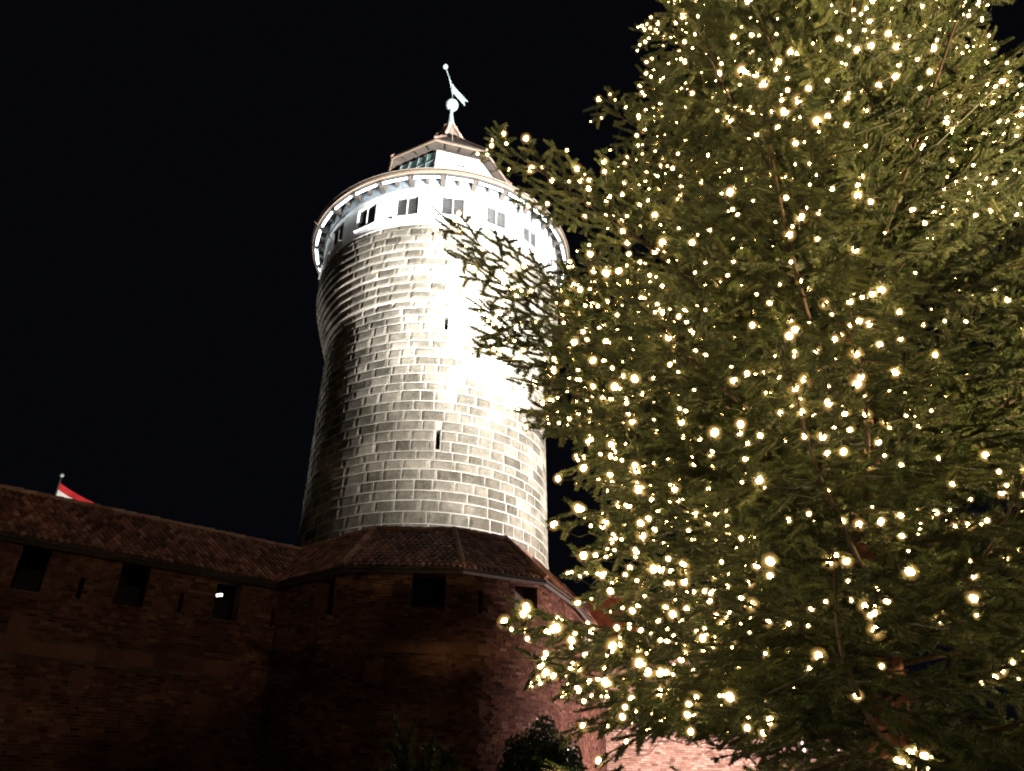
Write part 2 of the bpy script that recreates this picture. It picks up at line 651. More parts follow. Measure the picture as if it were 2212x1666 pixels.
# white storey with louvred windows
RW = 7.0
win_pitch = math.radians(20)
wins = [math.radians(10) + k * win_pitch for k in range(18)]
wins = [(t + math.pi) % (2 * math.pi) - math.pi for t in wins]
WZ0, WZ1, WHW = 29.05, 30.5, .62
holes = []
for t in wins:
    a, b = t - WHW / RW, t + WHW / RW
    holes.append((a, b, WZ0, WZ1))
    if a < -math.pi: holes.append((a + 2 * math.pi, math.pi, WZ0, WZ1))
    if b > math.pi: holes.append((-math.pi, b - 2 * math.pi, WZ0, WZ1))
obj('white_storey', masked_wall(lambda s, zz, d: cyl(s, zz, RW - d), np.linspace(-math.pi, math.pi, 91), [28.4, 29, 30, 30.95], holes, 0, .35),
    M['white'], tower)
obj('shaded_upper_band', lathe([(RW + .02, 30.9), (RW + .06, 30.93), (RW + .06, 31.62), (RW - .3, 31.62)], AX, 90), M['greywood_shade'], tower, smooth=False)  # wall top below the eave; its shade is put into the grey colour
# sill course under the windows
obj('sill_course', lathe([(RW - .1, 28.38), (RW + .05, 28.40), (RW + .05, 28.50), (RW - .1, 28.53)], AX, 90), M['white'], tower)


def at_angle(th, r, z):
    """local frame on the tower face: x to the right, y inwards, z up"""
    c = cyl(np.array([th]), z, np.array([r]))[0]
    ax = np.array([[math.cos(th), math.sin(th), 0], [-math.sin(th), math.cos(th), 0], [0, 0, 1.0]])
    return c, ax


proto = None
for t in wins:
    c, ax = at_angle(t, RW - .12, (WZ0 + WZ1) / 2)
    L = lambda x, y, zz: c + np.array([x, y, zz]) @ ax
    hw, hh = WHW, (WZ1 - WZ0) / 2
    w = obj('window', merge([box(L(s * (hw - .025), 0, 0), (.05, .10, 2 * hh), axes=ax) for s in (-1, 1)] +
                            [box(L(0, 0, s * (hh - .025)), (2 * hw - .1, .10, .05), axes=ax) for s in (-1, 1)]), M['frame'], tower)
    if abs(t) < math.radians(75):
        obj('mullion', box(L(0, -.01, 0), (.045, .09, 2 * hh - .1), axes=ax), M['frame'], w)
        tilt = math.radians(38)
        for s in (-1, 1):
            for k in range(12):
                zz = -hh + .09 + (2 * hh - .18) * k / 11
                rx = np.array([[1, 0, 0], [0, math.cos(tilt), math.sin(tilt)], [0, -math.sin(tilt), math.cos(tilt)]])
                obj('slat', box(L(s * (hw / 2 - .014), .03, zz), (hw - .09, .13, .014), axes=rx @ ax), M['louvre'], w)
    obj('sill', box(L(0, -.12, -hh - .045), (2 * hw + .14, .20, .07), axes=ax), M['frame'], w)
    obj('backing', box(L(0, .16, 0), (2 * hw, .02, 2 * hh), axes=ax), M['void'], w)

# eave: soffit, rafters ends, tube lights, roof
RE = 7.72
obj('soffit', lathe([(RW + .06, 31.58), (RE - .02, 31.40), (RE, 31.44), (RE, 31.50)], AX, 108), M['darkwood'], tower)
obj('eave_board', lathe([(RE + .005, 31.36), (RE + .05, 31.36), (RE + .06, 31.52), (RE + .005, 31.52)], AX, 108), M['wood'], tower)
obj('roof', lathe([(RE + .12, 31.525), (RE + .14, 31.58), (6.2, 33.0), (3.6, 35.6)], AX, 72), M['old_tile'], tower, tone=.5)
tp = 2 * math.pi / 27
for k in range(27):
    t = math.radians(-1.5) + k * tp
    c, ax = at_angle(t, 7.50, 31.24)
    L = lambda x, y, zz: c + np.array([x, y, zz]) @ ax
    o = obj('light_tube', tube([L(-.68, 0, 0), L(0, -.015, 0), L(.68, 0, 0)], .055, 8), M['tube'], tower, smooth=True)
    obj('tube_holder', merge([box(L(s * .70, .03, .05), (.04, .10, .20), axes=ax) for s in (-1, 1)] +
                             [box(L(0, .07, .115), (1.44, .06, .05), axes=ax)]), M['greywood_shade'], o)
    # timber brackets at the gaps and halfway between them
    for j, (dt, w, dr) in enumerate(((tp / 2, .24, .52), (0, .13, .34))):
        c2, ax2 = at_angle(t + dt, RW + .06 + dr / 2, 31.36)
        Lb = lambda x, y, zz: c2 + np.array([x, y, zz]) @ ax2
        prof = [(dr / 2, -.34 if j == 0 else -.2), (dr / 2, .17), (-dr / 2, .08), (-dr / 2, -.04), (dr / 6, -.12)]
        V = [Lb(s * w / 2, y, zz) for s in (-1, 1) for y, zz in prof]
        n = len(prof)
        F = [tuple(range(n))[::-1], tuple(range(n, 2 * n))] + [(i, (i + 1) % n, n + (i + 1) % n, n + i) for i in range(n)]
        obj('bracket', (np.array(V), F), M['darkwood'], tower)
# diagonal stay rod at the left of the eave
a = cyl(np.array([math.radians(-62)]), 31.6, np.array([7.95]))[0]
b = cyl(np.array([math.radians(-55)]), 30.0, np.array([7.06]))[0]
obj('stay_rod', tube([a, b], .03, 6), M['wood'], tower)
c = cyl(np.array([math.radians(-55)]), 30.0, np.array([7.06]))[0]
d = cyl(np.array([math.radians(-57)]), 26.0, np.array([7.08]))[0]
obj('lightning_cable', tube([c, (c + d) / 2, d], .014, 5), M['iron'], tower)

# lantern on top: eight sided, splayed walls, tiled eave, spire, ball and vane
la0 = math.radians(-5)                                # one corner points just left of the viewer


def octo(r, z, k):
    t = la0 + k * math.pi / 4
    return cyl(np.array([t]), z, np.array([r]))[0]


LZ0, LZ1 = 34.6, 37.75
RL0, RL1 = 4.15, 3.55
lantern = obj('lantern', lathe([(RL0 - .12, LZ0), (RL1 - .12, LZ1), (.4, LZ1 + .1)], AX, 8, la0), M['void'], tower)
for k in range(8):
    a, b, c, d = octo(RL0, LZ0, k), octo(RL0, LZ0, k + 1), octo(RL1, LZ1, k + 1), octo(RL1, LZ1, k)
    nrm = np.cross(b - a, d - a); nrm /= np.linalg.norm(nrm)
    q = lambda u, v, off=0.0: (a * (1 - u) + b * u) * (1 - v) + (d * (1 - u) + c * u) * v + nrm * off
    side = (b - a) / np.linalg.norm(b - a)

    def slab(u0, u1, v0, v1, o0, o1):
        V = [q(u, v, o) for o in (o0, o1) for u, v in ((u0, v0), (u1, v0), (u1, v1), (u0, v1))]
        return np.array(V), [(0, 3, 2, 1), (4, 5, 6, 7), (0, 1, 5, 4), (1, 2, 6, 5), (2, 3, 7, 6), (3, 0, 4, 7)]
    if k in (7, 5, 3):                                # glazed sides
        obj('sill_wall', slab(.02, .98, 0, .40, -.1, 0), M['greywood_shade'], lantern)
        for i in range(4):
            obj('window_pane', slab(.03 + i * .235, .03 + i * .235 + .225, .42, .97, -.06, -.04), M['teal'], lantern)
        for i in range(5):
            u = .02 + i * .24
            obj('glazing_bar', slab(max(.005, u - .012), min(.995, u + .012), .40, .985, -.08, .01), M['greywood_shade'], lantern)
        obj('glazing_bar', slab(.02, .98, .66, .69, -.075, .005), M['greywood_shade'], lantern)
    else:
        hole = (.42, .62, .60, .70)
        fn = lambda s, zz, dd: np.array([q(x, y, -e) for x, y, e in zip(s, zz, dd)])
        obj('wall_panel', masked_wall(fn, [.004, .996], [0, .985], [hole], 0, .1), M['white'], lantern)
        obj('small_window', slab(.42, .62, .60, .70, -.10, -.09), M['void'], lantern)
EZ = 37.85
RLE = 4.22
V = []
for r, zz in ((RLE - .02, EZ + .02), (RLE + .08, EZ), (RLE + .10, EZ + .10), (1.25, EZ + 3.3), (1.0, EZ + 3.7)):
    pass
lroof = obj('lantern_roof', lathe([(RL1 - .3, EZ + .22), (RLE - .10, EZ), (RLE, EZ + .01), (RLE + .02, EZ + .12), (1.35, EZ + 3.6), (.4, EZ + 4.2)], AX, 8, la0),
            M['old_tile'], tower, tone=.12)
for k in range(8):
    a, b = octo(RLE - .02, EZ - .03, k), octo(RLE - .02, EZ - .03, k + 1)
    obj('eave_beam', tube([a, b], .07, 4), M['wood'], lroof)
    for u in (.2, .5, .8):
        p = a * (1 - u) + b * u
        ctr = np.array([AX[0], AX[1], p[2]])
        dr = (ctr - p) / np.linalg.norm(ctr - p)
        obj('rafter_end', tube([p + dr * .02 + [0, 0, -.02], p + dr * .55 + [0, 0, .12]], .06, 4), M['darkwood'], lroof)
for k in range(8):
    a, b = octo(RLE + .05, EZ + .16, k), octo(1.35, EZ + 3.64, k)
    obj('hip_tile_row', tube([a, b], .085, 6), M['ridge'], lroof, tone=.6)
# left stay between the lantern eave and the main roof, two lightning rods
for p0, p1 in ((octo(RLE, EZ, 6), octo(RLE + .75, EZ - 3.6, 6)), (octo(RLE, EZ, 7) * .5 + octo(RLE, EZ, 6) * .5, (octo(RLE + .75, EZ - 3.6, 7) + octo(RLE + .75, EZ - 3.6, 6)) / 2)):
    obj('strut', tube([p0, p1], .055, 5), M['wood'], lroof)
for k, u in ((7, .55), (0, .35)):
    p = octo(RLE - .6, EZ + .7, k - 1 if k == 7 else 0) * (1 - u) + octo(RLE - .6, EZ + .7, k if k == 7 else 1) * u
    obj('lightning_rod', tube([p, p + np.array([-.12, 0, 1.2])], .014, 5), M['zinc'], lroof)
# spire: eight sides, stepped hips
SPZ = 42.35
spire = obj('spire', lathe([(1.30, SPZ - .5), (1.02, SPZ), (.78, SPZ + .45), (.52, SPZ + 1.0), (.36, SPZ + 1.5)], AX, 8, la0), M['spire_tile'], tower, tone=.6)
for k in range(8):
    prof = [(1.30, SPZ - .5), (1.02, SPZ), (.78, SPZ + .45), (.52, SPZ + 1.0), (.36, SPZ + 1.5)]
    zs = np.linspace(SPZ - .4, SPZ + 1.45, 8)
    for zz in zs:
        rr = np.interp(zz, [p[1] for p in prof], [p[0] for p in prof])
        o = ball(octo(rr + .02, zz, k), .105, 6, 4, 1.3)
        obj('hip_tile', o, M['spire_tile'], spire, tone=float(RNG.uniform(.4, .9)))
fin = obj('finial', lathe([(.42, SPZ + 1.4), (.40, SPZ + 1.5), (.24, SPZ + 2.0), (.16, SPZ + 2.6), (.12, SPZ + 3.2), (.14, SPZ + 3.45)], AX, 20), M['zinc'], tower, smooth=True)
BZ = 46.2
obj('ball', ball((AX[0], AX[1], BZ), .47, 24, 16), M['zinc'], fin, smooth=True)
obj('band', lathe([(.475, BZ - .03), (.482, BZ), (.475, BZ + .03)], AX, 24), M['frame'], fin)
VZ = 48.05
vane = obj('vane_rod', tube([(AX[0], AX[1], BZ + .4), (AX[0], AX[1], VZ + .35)], .045, 8), M['zinc'], tower, smooth=True)
VD = np.array([-.24, -.97, 0.0])                     # counterweight points to the viewer
ctr = np.array([AX[0], AX[1], VZ])
obj('counterweight_ball', ball(tuple(ctr + VD * 1.75 + [0, 0, .12]), .19, 16, 10), M['zinc'], vane, smooth=True)
obj('vane_arm', tube([ctr + VD * 1.75 + [0, 0, .12], ctr - VD * .3], .035, 6), M['zinc'], vane, smooth=True)
obj('vane_brace', tube([ctr + VD * .8 + [0, 0, .02], ctr + [0, 0, -.75]], .025, 6), M['zinc'], vane, smooth=True)
vr = np.array([.62, .78, 0.0])
fl = [ctr + [0, 0, .30], ctr + vr * 1.7 + [0, 0, .16], ctr + vr * 1.25 + [0, 0, -.22], ctr + vr * 1.35 + [0, 0, -.62], ctr + [0, 0, -.42]]
th_ = np.array([-vr[1], vr[0], 0]) * .02
V = np.array([p - th_ for p in fl] + [p + th_ for p in fl])
obj('pennant', (V, [(0, 1, 2, 4), (2, 3, 4), (9, 7, 6, 5), (9, 8, 7)] + [(i, 5 + i, 5 + (i + 1) % 5, (i + 1) % 5) for i in range(5)]), M['zinc'], vane)

# ---------------------------------------------------------------- brick walls with covered walk
HE = 8.6
HR = 10.38
E = [(-21.85, 13.65), (-7.72, 24.6), (-5.23, 22.78), (-1.52, 22.9), (1.12, 24.28), (2.41, 27.3), (4.04, 33.1), (15.5, 36.5)]
E = [np.array(p) for p in E]
RIDGE = offset_line(E, 1.75)
BACK = offset_line(E, 3.4)
WALLN = offset_line(E, .34)
UNIT = {}


def make_tile(w=.158, L=.36, t=.040):
    top = [(-w / 2, L), (-w / 2, .135), (-w * .33, .048), (0, 0), (w * .33, .048), (w / 2, .135), (w / 2, L)]
    V = [(x, y, t) for x, y in top] + [(x, y, 0) for x, y in top]
    F = [tuple(range(7))] + [(i, i + 7, (i + 1) % 7 + 7, (i + 1) % 7) for i in range(7)]
    return np.array(V), F


TV, TF = make_tile()


def tiles_on(a, b, c, d, lst, wgt=1.0):
    """beaver-tail tiles on the slope a-b (eave) to d-c (ridge)"""
    a, b, c, d = [np.asarray(p, float) for p in (a, b, c, d)]
    ex = (b - a) / np.linalg.norm(b - a)
    nz = np.cross(ex, d - a); nz /= np.linalg.norm(nz)
    ey = np.cross(nz, ex)
    H = float(np.dot((c + d) / 2 - a, ey))
    ux0, ux1 = 0.0, float(np.linalg.norm(b - a))
    dx, cx = float(np.dot(d - a, ex)), float(np.dot(c - a, ex))
    st, exp = .190, .200
    tl = math.radians(8.5)
    row = 0
    v = -.06
    while v < H - .02:
        f = max(0, v) / H
        lo = ux0 + (dx - ux0) * f
        hi = ux1 + (cx - ux1) * f
        k0 = math.floor(lo / st) - 1
        for k in range(k0, int(hi / st) + 2):
            u = (k + (.5 if row % 2 else 0)) * st
            if u < lo - .03 or u > hi + .03:
                continue
            j = RNG.uniform(-1, 1, 3)
            e2 = ey * math.cos(tl) - nz * math.sin(tl)
            n2 = nz * math.cos(tl) + ey * math.sin(tl)
            e1 = ex * math.cos(j[0] * .03) + e2 * math.sin(j[0] * .03)
            o = a + ex * u + ey * (v + j[1] * .008) + nz * (.045 + j[2] * .004)
            V = o + TV[:, :1] * e1 + TV[:, 1:2] * e2 + TV[:, 2:] * n2
            lst.append((V, TF, float(np.clip(RNG.normal(.45, .27), 0, 1)), wgt * score(o, .03, nz)))
        v += exp
        row += 1


def roof_over(i0, i1, parent):
    """tiled saddle roof over the eave corners i0..i1"""
    a3 = lambda p, zz: np.array([p[0], p[1], zz])
    lst = []
    parts = []
    for i in range(i0, i1):
        a, b = a3(E[i], HE), a3(E[i + 1], HE)
        d, c = a3(RIDGE[i], HR), a3(RIDGE[i + 1], HR)
        e, f = a3(BACK[i], HE + .1), a3(BACK[i + 1], HE + .1)
        dn = np.array([0, 0, -.07])
        parts.append((np.array([a, b, c, d, a + dn, b + dn, c + dn * 1.5, d + dn * 1.5]),
                      [(0, 1, 2, 3), (7, 6, 5, 4), (0, 4, 5, 1)]))
        parts.append((np.array([d, c, f, e, d + dn * 1.5, c + dn * 1.5, f + dn, e + dn]), [(0, 1, 2, 3), (7, 6, 5, 4), (2, 6, 7, 3)]))
        tiles_on(a, b, c, d, lst)
    V, F = merge(parts)
    roof = obj('roof', (V, F), M['darkwood'], parent)
    emit_pieces('tile', lst, M['tile'], roof, 'tile_field')
    rl = []
    for i in range(i0, i1):
        p, q = a3(RIDGE[i], HR + .03), a3(RIDGE[i + 1], HR + .03)
        n = max(1, int(np.linalg.norm(q - p) / .36))
        for k in range(n):
            s, t = p + (q - p) * k / n, p + (q - p) * (k + 1.12) / n
            rl.append((s, t))
    for i in range(max(i0, 2), min(i1, 6) + 1):
        p, q = a3(E[i], HE + .05), a3(RIDGE[i], HR + .05)
        n = max(1, int(np.linalg.norm(q - p) / .36))
        for k in range(n):
            rl.append((p + (q - p) * k / n, p + (q - p) * (k + 1.12) / n))
    for s, t in rl:
        m = (s + t) / 2
        w = RNG.uniform(.9, 1.1)
        obj('ridge_tile', tube([s, m, t], [.105 * w, .115 * w, .13 * w], 7), M['ridge'], roof, tone=float(RNG.uniform(.15, .8)))
    return roof


def brick_wall(parent, P, zlo, zhi, holes, bands, z_brick=2.0, wgt=1.0, patches=(), mat='brick'):
    """mortar wall with openings, single bricks laid on it, ashlar courses and set-in stones"""
    ns = int(P.L / .35)
    fn = lambda s, zz, d: P.xyz(s, zz, d)
    fm_ = []
    vf_ = masked_wall(fn, np.linspace(0, P.L, ns + 1), [zlo, zhi], holes, 0.0, .55, fm_)
    obj('mortar_core', vf_, [M['brick_mortar'], M['brick']], parent, tone=.3, fmat=fm_)
    pieces, ash = [], []

    def lay(s0, s1, z0, z1, proud, lst, tone, jit=.004):
        n = max(1, int((s1 - s0) / .5))
        ss = np.linspace(s0, s1, n + 1)
        j = RNG.uniform(-jit, jit, 4)
        fr = -(proud + RNG.uniform(-.005, .006))
        V = np.concatenate([P.xyz(ss, z0 + j[0], fr), P.xyz(ss, z1 + j[1], fr + j[2]), P.xyz(ss, z0 + j[0], .02), P.xyz(ss, z1 + j[1], .02)])
        m = n + 1
        F = []
        for i in range(n):
            F += [(i, i + 1, m + i + 1, m + i), (m + i, m + i + 1, 3 * m + i + 1, 3 * m + i), (i + 1, i, 2 * m + i, 2 * m + i + 1)]
        F += [(0, m, 3 * m, 2 * m), (n, 2 * m + n, 3 * m + n, m + n)]
        c = P.xyz(np.array([(s0 + s1) / 2]), (z0 + z1) / 2)[0]
        nn = -P.normal((s0 + s1) / 2)
        lst.append((V, F, tone, wgt * score(c, (s1 - s0) * (z1 - z0), np.array([nn[0], nn[1], 0]))))

    blocked = list(holes)
    for z0, z1, s0, s1 in bands:
        s = s0
        while s < s1 - .1:
            w = min(RNG.uniform(.45, 1.0), s1 - s)
            lay(s + .008, s + w - .008, z0, z1, .022, ash, float(np.clip(RNG.normal(.36, .22), 0, 1)))
            s += w
        blocked.append((s0, s1, z0 - .03, z1 + .03))
    for s0, s1, z0, z1 in patches:
        lay(s0, s1, z0, z1, .012, ash, float(RNG.uniform(.25, .6)))
        blocked.append((s0 - .01, s1 + .01, z0 - .01, z1 + .01))
    z = z_brick
    r = 0
    while z < zhi - .05:
        hgt = .074 + RNG.uniform(-.004, .006)
        s = -RNG.uniform(0, .2)
        while s < P.L:
            w = .255 if RNG.random() < .72 else .125
            w *= RNG.uniform(.93, 1.06)
            iv = [(max(0, s), min(P.L, s + w))]
            for a, b, lo, hi in blocked:
                if z + hgt > lo + .01 and z < hi - .01:
                    iv = cut(iv, a - .006, b + .006)
            for a, b in iv:
                if b - a > .04:
                    lay(a, b - .013, z, z + hgt, .013, pieces, float(np.clip(RNG.normal(.45, .22), 0, 1)))
            s += w
        z += hgt + .014
        r += 1
    emit_pieces('brick', pieces, M[mat], parent, 'brickwork')
    if ash:
        emit_pieces('ashlar', ash, M['ashlar'], parent, 'ashlar_courses')


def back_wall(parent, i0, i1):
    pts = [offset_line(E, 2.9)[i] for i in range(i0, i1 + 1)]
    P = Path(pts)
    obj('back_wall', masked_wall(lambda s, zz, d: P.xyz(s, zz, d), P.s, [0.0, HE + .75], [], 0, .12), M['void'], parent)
    fl = [Path([offset_line(E, dd)[i] for i in range(i0, i1 + 1)]) for dd in (.9, 2.9)]
    a, b = fl[0].p, fl[1].p
    V = [(p[0], p[1], 6.3) for p in a] + [(p[0], p[1], 6.3) for p in b]
    n = len(a)
    obj('walkway', (np.array(V), [(i, i + 1, n + i + 1, n + i) for i in range(n - 1)]), M['darkwood'], parent)


def eave_timber(parent, i0, i1):
    pts = [offset_line(E, .10)[i] for i in range(i0, i1 + 1)]
    for p, q in zip(pts[:-1], pts[1:]):
        o = obj('eave_beam', tube([(p[0], p[1], HE - .10), (q[0], q[1], HE - .10)], .075, 4), M['darkwood'], parent)


# left curtain wall
curtain = thing('curtain_wall', (-14.5, 19.5, 0), 'long dark red brick castle wall with tiled roof, meeting the rounded bastion', 'wall')
PL = Path([WALLN[0], WALLN[1]])
hs = []
for x0, x1, zb in ((38, 100, 7.25), (256, 318, 7.25), (464, 518, 7.25)):
    hs.append((PL.s_at(x0, 7.9), PL.s_at(x1, 7.9), zb, HE - .12))
for xc, w in ((175, .13), (391, .13), (589, .10)):
    s = PL.s_at(xc, 7.6)
    hs.append((s - w / 2, s + w / 2, 7.25, 7.85))
bands = [(5.62, 5.98, 7.5, PL.L - 1.0)]
patches = [(PL.s_at(20, 6.3), PL.s_at(62, 6.3), 6.0, 6.6), (PL.s_at(160, 5.4), PL.s_at(190, 5.4), 4.9, 5.3), (PL.s_at(420, 5.0), PL.s_at(470, 5.0), 4.3, 5.0)]
brick_wall(curtain, PL, 0, HE, hs, bands, patches=patches)
roof_over(0, 1, curtain)
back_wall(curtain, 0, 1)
eave_timber(curtain, 0, 1)

# rounded bastion
bastion = thing('bastion', (-2.0, 26.5, 0), 'rounded brick bastion with hipped tile roof and dark openings below the round tower', 'bastion')
pts = [WALLN[1]] + list(chaikin([WALLN[1], WALLN[2], WALLN[3], WALLN[4], WALLN[5], WALLN[6]], 3)[1:-1]) + [WALLN[6]]
PB = Path(pts)
hs = []
for x0, x1, zb, zt in ((683, 721, 7.32, HE - .12), (889, 962, 7.45, HE - .1), (1112, 1160, 7.5, HE - .1), (1240, 1260, 7.2, HE - .1)):
    hs.append((PB.s_at(x0, 8.0), PB.s_at(x1, 8.0), zb, zt))
for xc, w in ((1037, .12), (1207, .14)):
    s = PB.s_at(xc, 7.8)
    hs.append((s - w / 2, s + w / 2, 7.35, 8.05))
bands = [(6.12, 6.42, PB.s_at(760, 6.3), PB.s_at(1060, 6.3))]
patches = [(PB.s_at(929, 4.6), PB.s_at(966, 4.6), 4.3, 4.95), (PB.s_at(1035, 4.6), PB.s_at(1060, 4.6), 4.35, 4.9), (PB.s_at(790, 5.9), PB.s_at(830, 5.9), 5.3, 5.85)]
brick_wall(bastion, PB, 0, HE, hs, bands, patches=patches)
roof_over(1, 6, bastion)
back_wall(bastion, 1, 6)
eave_timber(bastion, 1, 6)
s0, s1 = PB.s_at(1263, 8.0), PB.s_at(1300, 8.0)
ss = np.linspace(s0, s1, 6)
V = np.concatenate([PB.xyz(ss, 7.35, -.03), PB.xyz(ss, 8.44, -.03), PB.xyz(ss, 7.35, .05), PB.xyz(ss, 8.44, .05)])
F = []
for i in range(5):
    F += [(i, i + 1, 7 + i, 6 + i), (6 + i, 7 + i, 19 + i, 18 + i), (i + 1, i, 12 + i, 13 + i)]
obj('plaster_panel', (V, F + [(0, 6, 18, 12), (5, 17, 23, 11)]), M['plaster'], bastion)
for sx in (hs[2][0], hs[2][1], hs[3][0], hs[3][1]):
    p = PB.xyz(np.array([sx]), 8.0, .1)[0]
    obj('timber_post', box((p[0], p[1], 7.98), (.12, .12, 1.0)), M['darkwood'], bastion)

# wall running on to the right behind the fir tree
rwall = thing('castle_wall', (9.5, 34.8, 0), 'pinkish lit brick castle wall behind the lower branches of the lit fir', 'wall')
PR = Path([WALLN[6] + np.array([.02, .0]), WALLN[7]])
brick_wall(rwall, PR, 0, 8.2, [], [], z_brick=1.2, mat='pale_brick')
k_ = 0.0
while k_ < PR.L - .3:
    w_ = RNG.uniform(.6, 1.0)
    c0, c1 = PR.xyz(np.array([k_ + .01, min(k_ + w_, PR.L) - .01]), 8.2, .27)
    ex = (c1 - c0) / np.linalg.norm(c1 - c0)
    obj('coping_stone', box((c0 + c1) / 2 + [0, 0, .08], (np.linalg.norm(c1 - c0), .72, .15), axes=np.array([ex, [-ex[1], ex[0], 0], [0, 0, 1]])), M['ashlar'], rwall, tone=float(RNG.uniform(.3, .9)))
    k_ += w_

# lit lamp inside one embrasure
sl = (hs and PL.s_at(489, 8.0))
p = PL.xyz(np.array([sl]), 8.16, .75)[0]
lamp = thing('wall_lamp', p, 'tiny lit white lamp inside the dark wall opening', 'lamp')
obj('lamp_glass', tube([p + [-.09, 0, 0], p + [.0, 0, .02], p + [.09, 0, .02]], .05, 8), M['lamp_glass'], lamp, smooth=True)
obj('lamp_arm', tube([p + [.0, 0, .05], p + [0, .3, .5]], .02, 5), M['iron'], lamp)

# ---------------------------------------------------------------- red-roofed house behind
house = thing('gabled_house', (11, 46, 0), 'house with orange tiled roof rising behind the castle wall', 'house')
A0 = at_y(1272, 1288, 43.0)
gx, gz = A0[0], A0[2]
dirr = np.array([.985, .17, 0])
dep = np.array([-.17, .985, 0])
r0 = np.array([gx, 43.0, gz])
Lh, hw, hh = 12.0, 3.6, 4.2
a = r0 - dep * hw - [0, 0, hh]
b = a + dirr * Lh
c = r0 + dirr * Lh
e = r0 + dep * hw - [0, 0, hh]
f = e + dirr * Lh
ov = -dirr * .25
g = lambda p: np.array([p[0], p[1], 0.0])
ins = dep * .35
wv = np.array([a + ins, b + ins, f - ins, e - ins, g(a + ins), g(b + ins), g(f - ins), g(e - ins), r0 + [0, 0, -.12], c + [0, 0, -.12]])
obj('wall', (wv, [(4, 5, 1, 0), (5, 6, 2, 1), (6, 7, 3, 2), (7, 4, 0, 3), (0, 8, 3), (2, 9, 1)]), M['plaster'], house)
dn = np.array([0, 0, -.1])
hroof = obj('roof', (np.array([a + ov, b, c, r0 + ov, e + ov, f, a + ov + dn, b + dn, c + dn, r0 + ov + dn, e + ov + dn, f + dn]),
                     [(0, 1, 2, 3), (3, 2, 5, 4), (9, 8, 7, 6), (10, 11, 8, 9), (0, 3, 9, 6), (3, 4, 10, 9), (0, 6, 7, 1)]), M['darkwood'], house)
lst = []
tiles_on(a + ov, b, c, r0 + ov, lst)
emit_pieces('tile', lst, M['tile_bright'], hroof, 'tile_field')
for k in range(30):
    s = r0 + ov + dirr * (k * .4) + [0, 0, .03]
    obj('ridge_tile', tube([s, s + dirr * .2, s + dirr * .44], [.10, .11, .125], 7), M['ridge'], hroof, tone=float(RNG.uniform(.5, .95)))
obj('barge_board', tube([a + ov * 1.3, r0 + ov * 1.3], .09, 4), M['ridge'], hroof, tone=.8)

# ---------------------------------------------------------------- flag behind the left wall
FT = at_y(133, 1030, 38.0)
pole = thing('flagpole', (FT[0], FT[1], 0), 'thin flagpole with red and white flag rising behind the left wall roof', 'flagpole')
obj('pole', tube([(FT[0], FT[1], 0), (FT[0], FT[1], FT[2])], [.07, .035], 8), M['darkwood'], pole, smooth=True)
obj('pole_ball', ball((FT[0], FT[1], FT[2] + .08), .11, 12, 8), M['zinc'], pole, smooth=True)
NU_, NV_ = 26, 14
V, F, fm = [], [], []
top, Hf, Lf = FT[2] - .36, 1.35, 2.7
for lay_ in (0, 1):
    for i in range(NU_ + 1):
        u = i / NU_
        for j in range(NV_ + 1):
            v = j / NV_
            drop = 1.25 * u ** .9
            x = Lf * u * (1 - .12 * v) * .85
            yy = .22 * math.sin(5.5 * u + 1.5 * v) * u + .10 * math.sin(11 * u - 2 * v) * u
            V.append((FT[0] + x + .05, FT[1] + yy + lay_ * .012, top - drop - Hf * v * (1 - .30 * u)))
n1 = (NU_ + 1) * (NV_ + 1)
for lay_ in (0, 1):
    for i in range(NU_):
        for j in range(NV_):
            q = [i * (NV_ + 1) + j, (i + 1) * (NV_ + 1) + j, (i + 1) * (NV_ + 1) + j + 1, i * (NV_ + 1) + j + 1]
            q = [k + lay_ * n1 for k in (q if lay_ else q[::-1])]
            F.append(tuple(q))
            fm.append(0 if j < NV_ // 3 or j >= 2 * NV_ // 3 + 1 else 1)
obj('flag', (np.array(V), F), [M['red_cloth'], M['white_cloth']], pole, smooth=True, fmat=fm)


# ---------------------------------------------------------------- lamps of the place, and added fill lamps
def spot(parent, name, loc, target, power, size, blend, col, rad):
    ld = bpy.data.lights.new(name, 'SPOT')
    ld.energy = power
    ld.spot_size = math.radians(size)
    ld.spot_blend = blend
    ld.color = col
    ld.shadow_soft_size = rad
    o = bpy.data.objects.new(name, ld)
    COL.objects.link(o)
    o.parent = parent
    o.location = tuple(np.asarray(loc, float) - WLOC[parent.name])
    dv = Vector(np.asarray(target, float) - np.asarray(loc, float))
    o.rotation_euler = dv.to_track_quat('-Z', 'Y').to_euler()
    return o


def floodlight(loc, target, power, size, blend, col, label, rad=.18, mast=True):
    loc = np.asarray(loc, float)
    t = thing('floodlight', (loc[0], loc[1], 0), label, 'floodlight')
    dv = np.asarray(target, float) - loc
    dv /= np.linalg.norm(dv)
    obj('mast', tube([(loc[0], loc[1], 0), (loc[0], loc[1], loc[2] - .45)], [.10, .06], 8), M['iron'], t)
    side = np.cross(dv, [0, 0, 1]); side /= np.linalg.norm(side)
    up = np.cross(side, dv)
    ax = np.array([side, dv, up])
    obj('housing', merge([box(loc - dv * .25, (.62, .10, .46), axes=ax), box(loc - dv * .10 + side * .29, (.04, .22, .46), axes=ax), box(loc - dv * .10 - side * .29, (.04, .22, .46), axes=ax),
                          box(loc - dv * .10 + up * .21, (.54, .22, .04), axes=ax), box(loc - dv * .10 - up * .21, (.54, .22, .04), axes=ax)]), M['iron'], t)
    obj('yoke', tube([loc - side * .36 - dv * .1, loc - side * .36 - [0, 0, .45], loc + side * .36 - [0, 0, .45], loc + side * .36 - dv * .1], .025, 6), M['iron'], t)
    spot(t, 'lamp', loc + dv * .05, target, power, size, blend, col, rad)
    return t


